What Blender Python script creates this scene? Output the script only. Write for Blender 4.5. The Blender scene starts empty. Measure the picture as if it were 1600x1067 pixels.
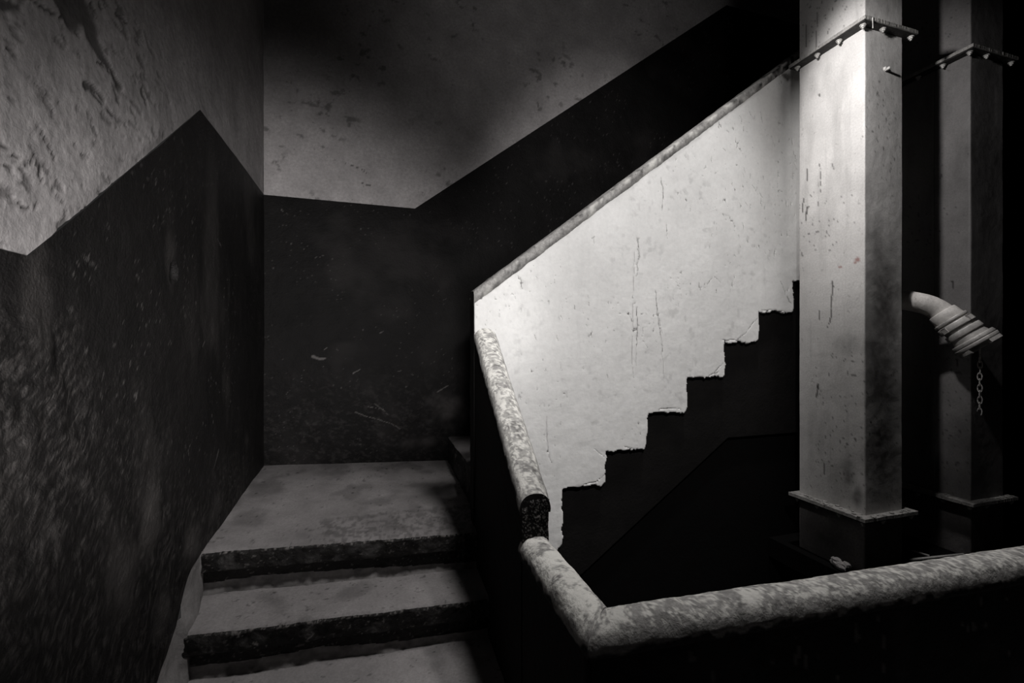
import bpy, bmesh, math, random
import numpy as np
from mathutils import Vector, Matrix

random.seed(7)
rng = np.random.default_rng(7)
SC = bpy.context.scene
COL = SC.collection

# ------------------------------------------------------------------ camera, world, lights
FPX = 697.0                      # focal length in pixels of a 1600 px wide frame
YAW = math.radians(17.1)
EYE_Z = 0.0                      # the camera's eye is the origin; lower hall floor is 1.40 m below
cam_d = bpy.data.cameras.new('camera')
cam = bpy.data.objects.new('camera', cam_d)
COL.objects.link(cam)
cam_d.sensor_width = 36.0
cam_d.lens = 36.0 * FPX / 1600.0
cam_d.clip_start = 0.02
cam.location = (0, 0, EYE_Z)
cam.rotation_euler = (math.radians(90), 0, -YAW)
SC.camera = cam

w = bpy.data.worlds.new('world')
SC.world = w
w.use_nodes = True
w.node_tree.nodes['Background'].inputs[0].default_value = (1.0, 0.97, 0.96, 1)
w.node_tree.nodes['Background'].inputs[1].default_value = 0.02

def spot(name, loc, target, power, angle, blend, radius, color=(1, 0.975, 0.965)):
    d = bpy.data.lights.new(name, 'SPOT')
    d.energy = power
    d.spot_size = math.radians(angle)
    d.spot_blend = blend
    d.shadow_soft_size = radius
    d.color = color
    o = bpy.data.objects.new(name, d)
    COL.objects.link(o)
    o.location = loc
    o.rotation_euler = (Vector(target) - Vector(loc)).to_track_quat('-Z', 'Y').to_euler()
    return o

def area(name, loc, target, power, sx, sy, color=(1, 0.97, 0.96), spread=180):
    d = bpy.data.lights.new(name, 'AREA')
    d.shape = 'RECTANGLE'
    d.size, d.size_y = sx, sy
    d.energy = power
    d.color = color
    d.spread = math.radians(spread)
    o = bpy.data.objects.new(name, d)
    COL.objects.link(o)
    o.location = loc
    o.rotation_euler = (Vector(target) - Vector(loc)).to_track_quat('-Z', 'Y').to_euler()
    return o

# added unseen spot, its cone squeezed upright to brighten the white stair wall
wl = spot('wall_fill', (0.55, 0.15, 1.00), (1.20, 1.88, 0.34), 112, 84, 0.5, 0.06)
wl.scale = (0.53, 1.0, 1.0)
# added unseen spot near the shaft, its narrow upright beam stays on the steel
sl = spot('shaft_fill', (1.30, 1.22, 1.34), (2.10, 1.47, 1.02), 52, 84, 0.7, 0.03)
sl.scale = (0.50, 1.0, 1.0)
# added high spot without a visible fixture: lights the railing tops and flange tops
spot('rail_fill', (1.45, 1.25, 3.7), (1.5, 1.08, -0.6), 290, 44, 0.8, 0.10)
# invented low fill with a wide flat beam, pointed to the landing corner
cl = spot('corner_fill', (0.05, -0.50, -0.20), (-0.42, 2.2, 0.14), 340, 44, 1.0, 0.22)
cl.scale = (1.3, 1.0, 1.0)
# added spot over the lower flight, on the stairwell side of the balustrade
spot('stair_fill', (0.80, 1.00, 2.5), (-0.16, 1.78, -0.8), 165, 38, 1.0, 0.16)
# weak added fill behind the viewer that reaches the wall over the upper flight
spot('upper_fill', (1.0, -0.45, 1.3), (1.35, 2.767, 1.9), 36, 56, 1.0, 0.2)

SC.view_settings.view_transform = 'Standard'
SC.view_settings.look = 'None'
SC.view_settings.gamma = 1.0
SC.view_settings.use_curve_mapping = False
SC.view_settings.exposure = 0.0

# ------------------------------------------------------------------ helpers
FWD = np.array([math.sin(YAW), math.cos(YAW)])
RGT = np.array([math.cos(YAW), -math.sin(YAW)])

def ray(px, py):
    u, v = (px - 800) / FPX, (533.5 - py) / FPX
    d = FWD + RGT * u
    return d[0], d[1], v

def on_x(px, py, X):            # (Y, z) where the sight line meets the wall x = X
    r = ray(px, py); s = X / r[0]
    return r[1] * s, r[2] * s

def on_y(px, py, Y):            # (X, z) where the sight line meets the wall y = Y
    r = ray(px, py); s = Y / r[1]
    return r[0] * s, r[2] * s

def on_z(px, py, Z):
    r = ray(px, py); s = Z / r[2]
    return r[0] * s, r[1] * s

_tab = rng.random((512, 512))
def vnoise(x, y, f, seed=0):
    x = np.asarray(x) * f + seed * 17.3 + 100; y = np.asarray(y) * f + seed * 31.7 + 100
    xi = np.floor(x).astype(int); yi = np.floor(y).astype(int)
    a = x - xi; b = y - yi
    a = a * a * (3 - 2 * a); b = b * b * (3 - 2 * b)
    g = lambda i, j: _tab[i % 512, j % 512]
    return ((g(xi, yi) * (1 - a) + g(xi + 1, yi) * a) * (1 - b) +
            (g(xi, yi + 1) * (1 - a) + g(xi + 1, yi + 1) * a) * b)

def fbm(x, y, f, octv=4, seed=0, gain=0.5):
    t = 0; amp = 1; tot = 0
    for k in range(octv):
        t = t + amp * vnoise(x, y, f * 2 ** k, seed + k * 3); tot += amp; amp *= gain
    return t / tot

def sstep(a, b, x):
    t = np.clip((x - a) / (b - a), 0, 1)
    return t * t * (3 - 2 * t)

def seg_mask(a, b, pts, w0, w1=None, rough=0.0, seed=5, freq=60):
    """1 near the polyline pts (in wall coordinates a, b), widths from w0 to w1"""
    w1 = w0 if w1 is None else w1
    best = np.full(a.shape, 0.0)
    n = len(pts) - 1
    wob = (fbm(a, b, freq, 3, seed) - 0.5) * rough
    wob2 = (fbm(a, b, freq, 3, seed + 9) - 0.5) * rough
    aa, bb = a + wob, b + wob2
    for i in range(n):
        (x0, y0), (x1, y1) = pts[i], pts[i + 1]
        dx, dy = x1 - x0, y1 - y0
        L2 = dx * dx + dy * dy + 1e-12
        t = np.clip(((aa - x0) * dx + (bb - y0) * dy) / L2, 0, 1)
        d = np.hypot(aa - x0 - t * dx, bb - y0 - t * dy)
        wd = w0 + (w1 - w0) * (i + t) / n
        best = np.maximum(best, 1 - sstep(wd * 0.7, wd * 1.15, d))
    return best

def link(name, me, mat=None, parent=None, smooth=False):
    o = bpy.data.objects.new(name, me)
    COL.objects.link(o)
    if mat: me.materials.append(mat)
    if parent: o.parent = parent
    if smooth: me.polygons.foreach_set('use_smooth', [True] * len(me.polygons))
    return o

def grid(name, P, mat, parent=None, attrs=None, keep=None, closed=False, flip=False, smooth=True):
    """P: (n, m, 3) world points -> quad mesh with float attributes"""
    n, m, _ = P.shape
    idx = np.arange(n * m).reshape(n, m)
    if closed:
        idx = np.hstack([idx, idx[:, :1]])
    q = np.stack([idx[:-1, :-1], idx[1:, :-1], idx[1:, 1:], idx[:-1, 1:]], -1).reshape(-1, 4)
    if flip: q = q[:, ::-1]
    if keep is not None: q = q[keep.reshape(-1)]
    me = bpy.data.meshes.new(name)
    me.vertices.add(n * m); me.vertices.foreach_set('co', P.reshape(-1).astype(np.float32))
    me.loops.add(len(q) * 4); me.loops.foreach_set('vertex_index', q.reshape(-1).astype(np.int32))
    me.polygons.add(len(q)); me.polygons.foreach_set('loop_start', np.arange(len(q), dtype=np.int32) * 4)
    me.update(calc_edges=True)
    for k, v in (attrs or {}).items():
        at = me.attributes.new(k, 'FLOAT', 'POINT')
        at.data.foreach_set('value', np.clip(v, 0, 1).reshape(-1).astype(np.float32))
    if keep is not None:
        bm = bmesh.new(); bm.from_mesh(me)
        bmesh.ops.delete(bm, geom=[v for v in bm.verts if not v.link_faces], context='VERTS')
        bm.to_mesh(me); bm.free()
    return link(name, me, mat, parent, smooth)

def box_bm(bm, x0, x1, y0, y1, z0, z1, bev=0.0, M=None):
    g = bmesh.ops.create_cube(bm, size=1)
    vs = g['verts']
    for v in vs:
        v.co = Vector(((x0 + x1) / 2 + v.co.x * (x1 - x0), (y0 + y1) / 2 + v.co.y * (y1 - y0), (z0 + z1) / 2 + v.co.z * (z1 - z0)))
        if M: v.co = M @ v.co
    if bev:
        es = list({e for v in vs for e in v.link_edges})
        bmesh.ops.bevel(bm, geom=es, offset=bev, segments=2, affect='EDGES', profile=0.5)
    return vs

def bm_obj(name, bm, mat, parent=None, smooth=False):
    bmesh.ops.recalc_face_normals(bm, faces=bm.faces)
    me = bpy.data.meshes.new(name)
    bm.to_mesh(me); bm.free()
    return link(name, me, mat, parent, smooth)

def box(name, x0, x1, y0, y1, z0, z1, mat, parent=None, bev=0.0):
    bm = bmesh.new(); box_bm(bm, x0, x1, y0, y1, z0, z1, bev)
    return bm_obj(name, bm, mat, parent)

def prism(name, poly, axis, a0, a1, mat, parent=None, bev=0.0):
    """poly in the two other axes, extruded along axis from a0 to a1"""
    bm = bmesh.new()
    def pt(p, a):
        if axis == 'x': return (a, p[0], p[1])
        if axis == 'y': return (p[0], a, p[1])
        return (p[0], p[1], a)
    lo = [bm.verts.new(pt(p, a0)) for p in poly]; hi = [bm.verts.new(pt(p, a1)) for p in poly]
    bm.faces.new(lo); bm.faces.new(hi)
    for i in range(len(poly)):
        j = (i + 1) % len(poly)
        bm.faces.new((lo[i], lo[j], hi[j], hi[i]))
    if bev: bmesh.ops.bevel(bm, geom=list(bm.edges), offset=bev, segments=1, affect='EDGES')
    return bm_obj(name, bm, mat, parent)

def frame_from(t):
    t = t.normalized()
    up = Vector((0, 0, 1)) if abs(t.z) < 0.95 else Vector((1, 0, 0))
    a = t.cross(up).normalized(); b = a.cross(t).normalized()
    return a, b

def tube(name, pts, radii, mat, parent=None, seg=20, rough=0.0, caps=True):
    pts = [Vector(p) for p in pts]
    if not hasattr(radii, '__len__'): radii = [radii] * len(pts)
    bm = bmesh.new(); rings = []
    for i, p in enumerate(pts):
        t = pts[min(i + 1, len(pts) - 1)] - pts[max(i - 1, 0)]
        a, b = frame_from(t)
        rings.append([bm.verts.new(p + (a * math.cos(k * 2 * math.pi / seg) + b * math.sin(k * 2 * math.pi / seg)) * (radii[i] * (1 + rough * (random.random() - .5)))) for k in range(seg)])
    for r0, r1 in zip(rings, rings[1:]):
        for k in range(seg):
            bm.faces.new((r0[k], r0[(k + 1) % seg], r1[(k + 1) % seg], r1[k]))
    if caps: bm.faces.new(rings[0]); bm.faces.new(rings[-1])
    o = bm_obj(name, bm, mat, parent, True)
    return o

def empty(name, loc, label=None, cat=None, group=None, kind=None):
    o = bpy.data.objects.new(name, None); COL.objects.link(o)
    o.location = loc; o.empty_display_size = 0.1
    tag(o, label, cat, group, kind)
    return o

def tag(o, label=None, cat=None, group=None, kind=None):
    if label: o['label'] = label
    if cat: o['category'] = cat
    if group: o['group'] = group
    if kind: o['kind'] = kind
    return o

def settle(root):
    """parts are modelled in world coordinates: move them into the frame of their thing (and sub-parts with them)"""
    off = Matrix.Translation(root.location).inverted()
    for ch in [o for o in bpy.data.objects if o.parent == root]:
        ch.matrix_local = off @ ch.matrix_local

# ------------------------------------------------------------------ materials
def material(name, base, rough=0.85, stain=(0.02, 0.018, 0.017), chip=None, mottle=0.25, mscale=5.0,
             grain=0.35, gscale=90.0, bump=0.35, streak=0.0, specks=0.0, speck_col=None, metallic=0.0, spec=0.3, coarse=0.5):
    m = bpy.data.materials.new(name); m.use_nodes = True
    nt = m.node_tree; N = nt.nodes; L = nt.links
    bs = N['Principled BSDF']; bs.inputs['Roughness'].default_value = rough
    bs.inputs['Metallic'].default_value = metallic
    bs.inputs['Specular IOR Level'].default_value = spec
    tc = N.new('ShaderNodeNewGeometry')            # world position: parts of one wall share one pattern
    def noise(scale, detail=6, rg=0.6, vec=None):
        n = N.new('ShaderNodeTexNoise'); n.inputs['Scale'].default_value = scale
        n.inputs['Detail'].default_value = detail; n.inputs['Roughness'].default_value = rg
        L.new(vec or tc.outputs['Position'], n.inputs['Vector']); return n.outputs['Fac']
    def ramp(fac, stops):
        r = N.new('ShaderNodeMapRange'); r.inputs['From Min'].default_value = stops[0]; r.inputs['From Max'].default_value = stops[1]
        r.inputs['To Min'].default_value = stops[2]; r.inputs['To Max'].default_value = stops[3]
        L.new(fac, r.inputs['Value']); return r.outputs['Result']
    def math_(op, a, b):
        n = N.new('ShaderNodeMath'); n.operation = op
        for i, v in enumerate((a, b)):
            if isinstance(v, (int, float)): n.inputs[i].default_value = v
            else: L.new(v, n.inputs[i])
        return n.outputs[0]
    def mix(fac, a, b, mode='MIX'):
        n = N.new('ShaderNodeMix'); n.data_type = 'RGBA'; n.blend_type = mode
        if isinstance(fac, (int, float)): n.inputs['Factor'].default_value = fac
        else: L.new(fac, n.inputs['Factor'])
        for key, v in (('A', a), ('B', b)):
            s = [i for i in n.inputs if i.name == key and i.type == 'RGBA'][0]
            if isinstance(v, tuple): s.default_value = v + (1,)
            else: L.new(v, s)
        return [o for o in n.outputs if o.type == 'RGBA'][0]
    big = noise(mscale, 8, 0.62)
    col = mix(ramp(big, (0.3, 0.7, 0.0, 1.0)), tuple(c * (1 - mottle) for c in base), tuple(min(1, c * (1 + mottle * 0.45)) for c in base))
    fine = noise(gscale, 5, 0.7)
    col = mix(ramp(fine, (0.35, 0.65, grain, 0.0)), col, tuple(c * 0.45 for c in base))
    if streak:
        mp = N.new('ShaderNodeMapping'); mp.inputs['Scale'].default_value = (1, 1, 0.09)
        L.new(tc.outputs['Position'], mp.inputs['Vector'])
        st = noise(22, 5, 0.65, mp.outputs[0])
        col = mix(ramp(st, (0.56, 0.76, 0.0, streak)), col, tuple(c * 0.35 for c in base))
    if specks:
        sp = noise(38, 4, 0.55)
        col = mix(ramp(sp, (0.66, 0.72, 0.0, specks)), col, speck_col or stain)
    if chip:
        at = N.new('ShaderNodeAttribute'); at.attribute_name = 'chip'
        col = mix(at.outputs['Fac'], col, chip)
    at = N.new('ShaderNodeAttribute'); at.attribute_name = 'stain'
    col = mix(at.outputs['Fac'], col, stain)
    L.new(col, bs.inputs['Base Color'])
    h = math_('ADD', math_('MULTIPLY', noise(gscale * 0.9, 6, 0.65), 0.35), math_('MULTIPLY', noise(14, 5, 0.55), coarse))
    bp = N.new('ShaderNodeBump'); bp.inputs['Strength'].default_value = bump; bp.inputs['Distance'].default_value = 0.012
    L.new(h, bp.inputs['Height']); L.new(bp.outputs[0], bs.inputs['Normal'])
    return m

M_UP = material('limewashed_plaster', (0.36, 0.342, 0.34), 0.9, mottle=0.3, mscale=6, grain=0.5, gscale=60, bump=0.6, specks=0.35)
M_DADO = material('black_oil_paint', (0.0105, 0.0093, 0.0090), 0.6, stain=(0.075, 0.069, 0.066), chip=(0.16, 0.15, 0.145), mottle=0.6, mscale=4,
                  grain=0.7, gscale=150, bump=1.0, streak=0.2, specks=0.3, speck_col=(0.035, 0.032, 0.03), spec=0.25, coarse=1.0)
M_DADO_DIM = material('black_oil_paint_dimmed', (0.0062, 0.0055, 0.0054), 0.7, stain=(0.055, 0.050, 0.049), chip=(0.16, 0.15, 0.145), mottle=0.6, mscale=4,  # left wall's paint again, with the back wall's dimmer light in its colour
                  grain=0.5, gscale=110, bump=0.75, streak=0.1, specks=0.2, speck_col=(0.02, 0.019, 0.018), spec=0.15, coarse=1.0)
M_SKIRT = material('bare_cement_skirt', (0.34, 0.325, 0.32), 0.9, mottle=0.4, bump=0.6)
M_TREAD = material('worn_cement_tread', (0.34, 0.322, 0.32), 0.8, mottle=0.45, mscale=3.5, grain=0.45, gscale=110, bump=0.3, specks=0.12)
M_RISER = material('black_riser_paint', (0.022, 0.02, 0.019), 0.6, stain=(0.085, 0.081, 0.079), chip=(0.3, 0.28, 0.27), mottle=0.6, mscale=9, grain=0.5, bump=1.0, specks=0.3, speck_col=(0.06, 0.056, 0.053), coarse=1.2)
M_WHITE = material('white_painted_plaster', (0.80, 0.795, 0.78), 0.7, stain=(0.05, 0.045, 0.042), chip=(0.62, 0.61, 0.59), mottle=0.1, mscale=4, grain=0.14, gscale=55, bump=0.32, streak=0.10, specks=0.12, speck_col=(0.3, 0.28, 0.27), coarse=0.35)
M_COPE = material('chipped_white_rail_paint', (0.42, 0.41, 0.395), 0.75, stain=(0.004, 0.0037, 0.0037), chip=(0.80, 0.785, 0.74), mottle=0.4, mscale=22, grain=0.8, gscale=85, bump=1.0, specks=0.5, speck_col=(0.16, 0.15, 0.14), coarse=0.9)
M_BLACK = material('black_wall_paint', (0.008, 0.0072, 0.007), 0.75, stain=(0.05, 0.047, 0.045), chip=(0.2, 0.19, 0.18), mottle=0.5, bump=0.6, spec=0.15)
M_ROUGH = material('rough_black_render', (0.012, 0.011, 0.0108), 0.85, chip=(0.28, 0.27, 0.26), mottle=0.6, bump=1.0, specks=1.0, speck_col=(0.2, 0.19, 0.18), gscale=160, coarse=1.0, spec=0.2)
M_VOID = material('black_concrete', (0.0022, 0.0020, 0.0020), 0.9, bump=0.5, spec=0.1)  # near-black concrete for the pit, ledge and stair base
M_STEEL = material('white_painted_steel', (0.62, 0.605, 0.59), 0.5, stain=(0.03, 0.026, 0.024), chip=(0.22, 0.05, 0.035), mottle=0.2, mscale=3.0, grain=0.3, gscale=120, bump=0.2, streak=0.35, specks=0.3, speck_col=(0.08, 0.07, 0.06), spec=0.45, coarse=0.3)
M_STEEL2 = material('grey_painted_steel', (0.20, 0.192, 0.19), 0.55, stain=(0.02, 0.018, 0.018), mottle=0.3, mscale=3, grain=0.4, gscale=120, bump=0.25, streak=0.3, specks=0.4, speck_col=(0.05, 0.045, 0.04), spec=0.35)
M_STEEL3 = material('dark_steel', (0.16, 0.15, 0.148), 0.6, mottle=0.5, mscale=6, grain=0.6, bump=0.4, specks=0.5)  # darker, more mottled steel for the casing below the lower flange
M_FLANGE = material('chipped_flange_paint', (0.36, 0.35, 0.335), 0.6, stain=(0.02, 0.018, 0.017), chip=(0.6, 0.58, 0.54), mottle=0.5, mscale=30, grain=0.7, gscale=140, bump=0.8, specks=1.0, speck_col=(0.03, 0.027, 0.025))
M_BOLT = material('painted_bolt', (0.55, 0.54, 0.52), 0.45, mottle=0.3, mscale=60, bump=0.2, spec=0.5)
M_PIPE = material('painted_outlet_pipe', (0.75, 0.72, 0.69), 0.5, mottle=0.3, mscale=18, grain=0.4, bump=0.3, specks=0.9, speck_col=(0.10, 0.02, 0.016), spec=0.5)
M_ALU = material('dull_aluminium', (0.60, 0.58, 0.56), 0.42, mottle=0.3, mscale=25, grain=0.4, bump=0.25, metallic=0.15, spec=0.5)
M_CHAIN = material('zinc_chain', (0.8, 0.77, 0.75), 0.45, metallic=0.0, mottle=0.2, bump=0.1)

# ------------------------------------------------------------------ the setting
XL, YB = -0.588, 2.767           # left wall plane, back wall plane
LOW = -1.40                      # lower hall floor
CEIL = 4.3
TILT = 0.05                      # the landing and treads sink towards the balustrade
RISE_Y = [1.84, 1.638, 1.430, 1.225]      # noses of the lower flight
LAND_Z = -0.687
STEP_Z = [-0.747, -0.917, -1.082, -1.245]  # tread height at the left wall under each nose

def dado_left(y):                # upper edge of the black dado on the left wall
    return np.interp(y, [1.006, 1.822], [0.151, 0.815])

def dado_back(x):
    return np.interp(x, [XL, 0.233, 2.56], [0.813, 0.808, 2.56])

def rows(t0, t1, n): return np.linspace(t0, t1, n)

# --- left wall: limewash above, black dado below, bare skirt along the steps
ys = np.concatenate([[-2.6, -1.8, -1.0, -0.3, 0.2, 0.5], np.arange(0.70, 1.000, 0.006), [1.006], np.arange(1.011, 1.820, 0.0055), [1.822], np.arange(1.828, YB, 0.006), [YB]])
def lumps(a, b, amp=0.006):
    return (fbm(a, b, 3.2, 3, 3) - 0.5) * amp * 2 + (fbm(a, b, 11, 3, 8) - 0.5) * amp * 0.5

tz = np.concatenate([np.linspace(0, 1, 330), ])
A = ys[:, None] * np.ones(len(tz)); top = 2.1
B = dado_left(A) + (top - dado_left(A)) * tz[None]
def L(px, py): return on_x(px, py, XL)
peel = np.zeros_like(A)
for pts, w0, w1, r in [
    ([L(104, -8), L(112, 18)], .045, .035, .035), ([L(128, 10), L(124, 26), L(134, 36)], .025, .018, .03),
    ([L(136, 32), L(146, 60), L(158, 88), L(167, 101)], .034, .014, .03),
    ([L(168, 100), L(176, 116), L(190, 138)], .010, .007, .03),
    ([L(52, -2), L(80, 20), L(108, 34), L(124, 60), L(133, 74)], .0045, .003, .012),
    ([L(133, 136), L(150, 152), L(162, 164), L(176, 180), L(184, 190)], .0035, .003, .015),
    ([L(135, 138), L(150, 142), L(160, 150)], .010, .007, .03),
    ([L(150, 97), L(160, 104), L(170, 114)], .004, .003, .012),
    ([L(140, 4), L(146, 14)], .008, .004, .02), ([L(156, 10), L(160, 18)], .006, .004, .02), ([L(180, 22), L(196, 38)], .005, .003, .02),
    ([L(221, 144), L(226, 160)], .006, .004, .03), ([L(0, 0), L(16, 12), L(34, 14)], .012, .007, .03), ([L(0, 65), L(16, 76), L(30, 96)], .004, .004, .02),
    ([L(0, 225), L(22, 240), L(40, 254), L(70, 262)], .0035, .002, .012), ([L(0, 258), L(38, 262), L(58, 248)], .003, .002, .015),
    ([L(58, 200), L(74, 224), L(86, 250)], .004, .003, .02), ([L(62, 262), L(68, 290)], .004, .003, .02), ([L(10, 300), L(34, 322), L(60, 318)], .004, .003, .03),
]:
    q_ = .6 if w0 < .005 else 1.0
    peel = np.maximum(peel, seg_mask(A, B, pts, w0 * q_, w1 * q_, r, 5, 24))
spots = fbm(A * 0.6 + B * 0.5, B, 44, 4, 21, 0.65)
region = sstep(1.75, 1.25, A + 0.5 * (fbm(A, B, 3, 2, 4) - .5)) 
peel = np.maximum(peel, sstep(0.64, 0.70, spots) * region * 0.6)
depth = peel * 0.004
P = np.stack([XL + lumps(A, B) * sstep(0, .03, B - dado_left(A)) - depth + (fbm(A, B, 30, 3, 30) - .5) * 0.003 * region, A, B], -1)
wall_l = empty('wall_left', (XL, 1.5, LOW), kind='structure')
grid('plaster', P, M_UP, wall_l, {'stain': peel * 0.8})
box('plaster_head', XL - 0.012, XL + .0001, -2.6, YB, top - .001, CEIL, M_UP, wall_l)

def dado_base(y):                # where the black paint ends above the treads
    return np.interp(y, [0.95, 1.20, 1.40, 1.515, 1.625, 1.69, 1.75, 1.85, 2.0, 2.4, YB],
                     [-1.36, -1.17, -1.02, -0.945, -0.885, -0.80, -0.762, -0.748, -0.742, -0.716, -0.700])
tz = np.linspace(0, 1, 300)
A = ys[:, None] * np.ones(len(tz)); lo = dado_base(A) + (fbm(A, A * 0, 14, 3, 2) - .5) * 0.02 * (A < 1.9)
B = lo + (dado_left(A) - lo) * tz[None]
rough_zone = sstep(1.9, 1.1, A) * sstep(0.1, -0.5, B) + sstep(-0.35, -0.7, B) * sstep(2.7, 2.2, A) + sstep(1.25, 1.05, A) * sstep(.1, 0, B)
sc = fbm((A * .5 + B * .85) * .45, B * .5 - A * .85, 110, 4, 50, .75)
chips = sstep(0.755, 0.80, fbm(A + B * .3, B * .6, 130, 3, 61, .6)) * 0.65
chips *= sstep(0.50, 0.62, fbm(A, B, 5, 3, 64))
for pts, w_ in [([L(283, 220), L(284, 226)], .003), ([L(345, 385), L(338, 372)], .003), ([L(110, 484), L(111, 487)], .004), ([L(134, 548), L(134, 550)], .005), ([L(192, 597), L(194, 597)], .005),
                ([L(128, 400), L(150, 418)], .003), ([L(60, 632), L(84, 618)], .0022), ([L(210, 625), L(213, 612)], .003), ([L(316, 540), L(320, 532)], .003), ([L(340, 705), L(334, 728)], .007)]:
    chips = np.maximum(chips, seg_mask(A, B, pts, w_, w_ * .6, .004, 7, 90) * 0.7)
dust = np.clip(sstep(.46, .72, sc) * np.clip(rough_zone, 0, 1) * 0.5, 0, 1) + sstep(.55, .8, fbm(A, B * .4, 6, 4, 71)) * .22
for (cx, cy), (rx, ry), k in [(L(58, 480), (.05, .16), .35), (L(265, 400), (.04, .12), .25), (L(235, 800), (.10, .16), .75), (L(300, 850), (.10, .10), .8), (L(190, 900), (.10, .16), .55), (L(255, 950), (.08, .12), .6), (L(340, 790), (.10, .07), .5), (L(386, 690), (.05, .06), .3), (L(300, 520), (.1, .2), .12)]:
    d = np.hypot((A - cx) / rx, (B - cy) / ry) + (fbm(A, B, 18, 3, 77) - .5) * .8
    dust = np.maximum(dust, k * sstep(1.1, .2, d) * (.5 + sc))
P = np.stack([XL + .002 + lumps(A, B, .005) + (fbm(A, B, 24, 4, 33) - .5) * (.002 + .012 * np.clip(rough_zone, 0, 1)) * sstep(0, .05, B - lo) * sstep(0, .03, dado_left(A) - B), A, B], -1)
hole = np.hypot(A - L(270, 425)[0], (B - L(270, 425)[1]) * .8)
P[..., 0] -= 0.05 * sstep(.028, .010, hole + (fbm(A, B, 50, 3, 8) - .5) * .015)
grid('black_dado', P, M_DADO, wall_l, {'stain': dust, 'chip': chips * .55})

tz = np.linspace(0, 1, 60)
A = ys[:, None] * np.ones(len(tz)); lo2 = dado_base(A)
B = LOW - 0.02 + (lo2 + .004 - LOW + 0.02) * tz[None]
tread_here = np.interp(A, [1.2249, 1.225, 1.4299, 1.43, 1.6379, 1.638, 1.8399, 1.84, YB], [LOW, -1.245, -1.245, -1.082, -1.082, -.917, -.917, -.747, -.69])
P = np.stack([XL - .003 + 0.028 * sstep(.11, -.01, B - tread_here) * sstep(1.9, 1.7, A) + (fbm(A, B, 15, 3, 9) - .5) * .006, A, B], -1)
grid('cement_skirt', P, M_SKIRT, wall_l, {'stain': sstep(.6, .8, fbm(A, B, 20, 3, 12)) * .3})

# --- back wall
xs = np.concatenate([np.arange(XL, .233, .006), [.233], np.arange(.239, 2.56, .0065), [2.56, 2.6, 2.8, 3.1, 3.5, 4.2]])
tz = np.linspace(0, 1, 240)
A = xs[:, None] * np.ones(len(tz)); topb = 2.9
B = dado_back(A) + (topb - dado_back(A)) * tz[None]
def K(px, py): return on_y(px, py, YB)
st = sstep(.66, .74, fbm(A, B * 1.2, 18, 4, 81, .6)) * .5 * sstep(.45, .6, fbm(A, B, 3, 2, 83))
for pts, w_ in [([K(565, 285), K(580, 291)], .003), ([K(540, 255), K(560, 262), K(575, 272)], .0022), ([K(840, 160), K(842, 168)], .004)]:
    st = np.maximum(st, seg_mask(A, B, pts, w_, w_, .01, 7, 50) * .8)
P = np.stack([A, YB + lumps(A, B, .004) * sstep(0, .03, B - dado_back(A)) + st * .002, B], -1)
wall_b = empty('wall_back', (1.0, YB, LOW), kind='structure')
grid('plaster', P, M_UP, wall_b, {'stain': st})
box('plaster_head', XL, 4.2, YB, YB + .02, topb, CEIL, M_UP, wall_b)
tz = np.linspace(0, 1, 330)
A = xs[:, None] * np.ones(len(tz)); lo = -0.80
B = lo + (dado_back(A) - lo) * tz[None]
low = sstep(-.05, -.5, B)
chips = sstep(0.78, 0.82, fbm(A, B, 110, 3, 91, .6)) * 0.3 * sstep(0.42, 0.6, fbm(A, B, 5, 3, 94))
for pts, w_ in [([K(441, 327), K(442, 331)], .004), ([K(489, 557), K(500, 561), K(508, 560)], .009), ([K(508, 546), K(511, 543)], .003), ([K(555, 643), K(570, 650), K(590, 655), K(612, 662), K(625, 670)], .0025),
                ([K(575, 635), K(600, 640)], .002), ([K(552, 583), K(562, 577)], .004), ([K(594, 520), K(599, 517)], .003), ([K(684, 612), K(700, 602)], .004), ([K(585, 630), K(610, 650)], .002)]:
    chips = np.maximum(chips, seg_mask(A, B, pts, w_, w_ * .6, .006, 7, 60) * .5)
sc = fbm(A * .8 + B * .4, B, 60, 4, 96, .7)
dust = low * sstep(.5, .72, sc) * .25 + sstep(.55, .85, fbm(A, B, 4, 4, 99)) * .15
for (cx, cy), (rx, ry), k in [(K(705, 640), (.16, .13), .75), (K(660, 690), (.18, .05), .55), (K(700, 360), (.2, .1), .12), (K(900, 250), (.3, .12), .12)]:
    d = np.hypot((A - cx) / rx, (B - cy) / ry) + (fbm(A, B, 16, 4, 77) - .5) * 1.2
    dust = np.maximum(dust, k * sstep(1.1, .1, d) * (.4 + sc))
rel = (fbm(A, B, 14, 4, 34) - .5) * .012 * low * sstep(-.74, -.66, B)
P = np.stack([A, YB - .002 + rel + lumps(A, B, .003) * sstep(0, .04, dado_back(A) - B) * .6, B], -1)
grid('black_dado', P, M_DADO_DIM, wall_b, {'stain': dust, 'chip': chips})
for r in (wall_l, wall_b): settle(r)

# --- the rest of the shell
tag(box('floor', XL, 4.2, -2.6, 0.80, LOW - .12, LOW, M_TREAD), kind='structure')
tag(box('trim_1', XL, 0.41, 0.80, 1.235, LOW - .12, LOW, M_TREAD), kind='structure')
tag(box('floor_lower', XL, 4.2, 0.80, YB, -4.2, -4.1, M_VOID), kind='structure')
tag(box('ceiling', XL, 4.2, -2.6, YB, CEIL, CEIL + .1, M_BLACK), kind='structure')
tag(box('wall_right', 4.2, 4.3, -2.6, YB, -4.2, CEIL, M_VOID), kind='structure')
tag(box('wall_front', XL, 4.2, -2.7, -2.6, LOW, CEIL, M_BLACK), kind='structure')
tag(box('wall_pit', 0.55, 4.2, YB, YB + .1, -4.1, -0.8, M_VOID), kind='structure')

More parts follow.
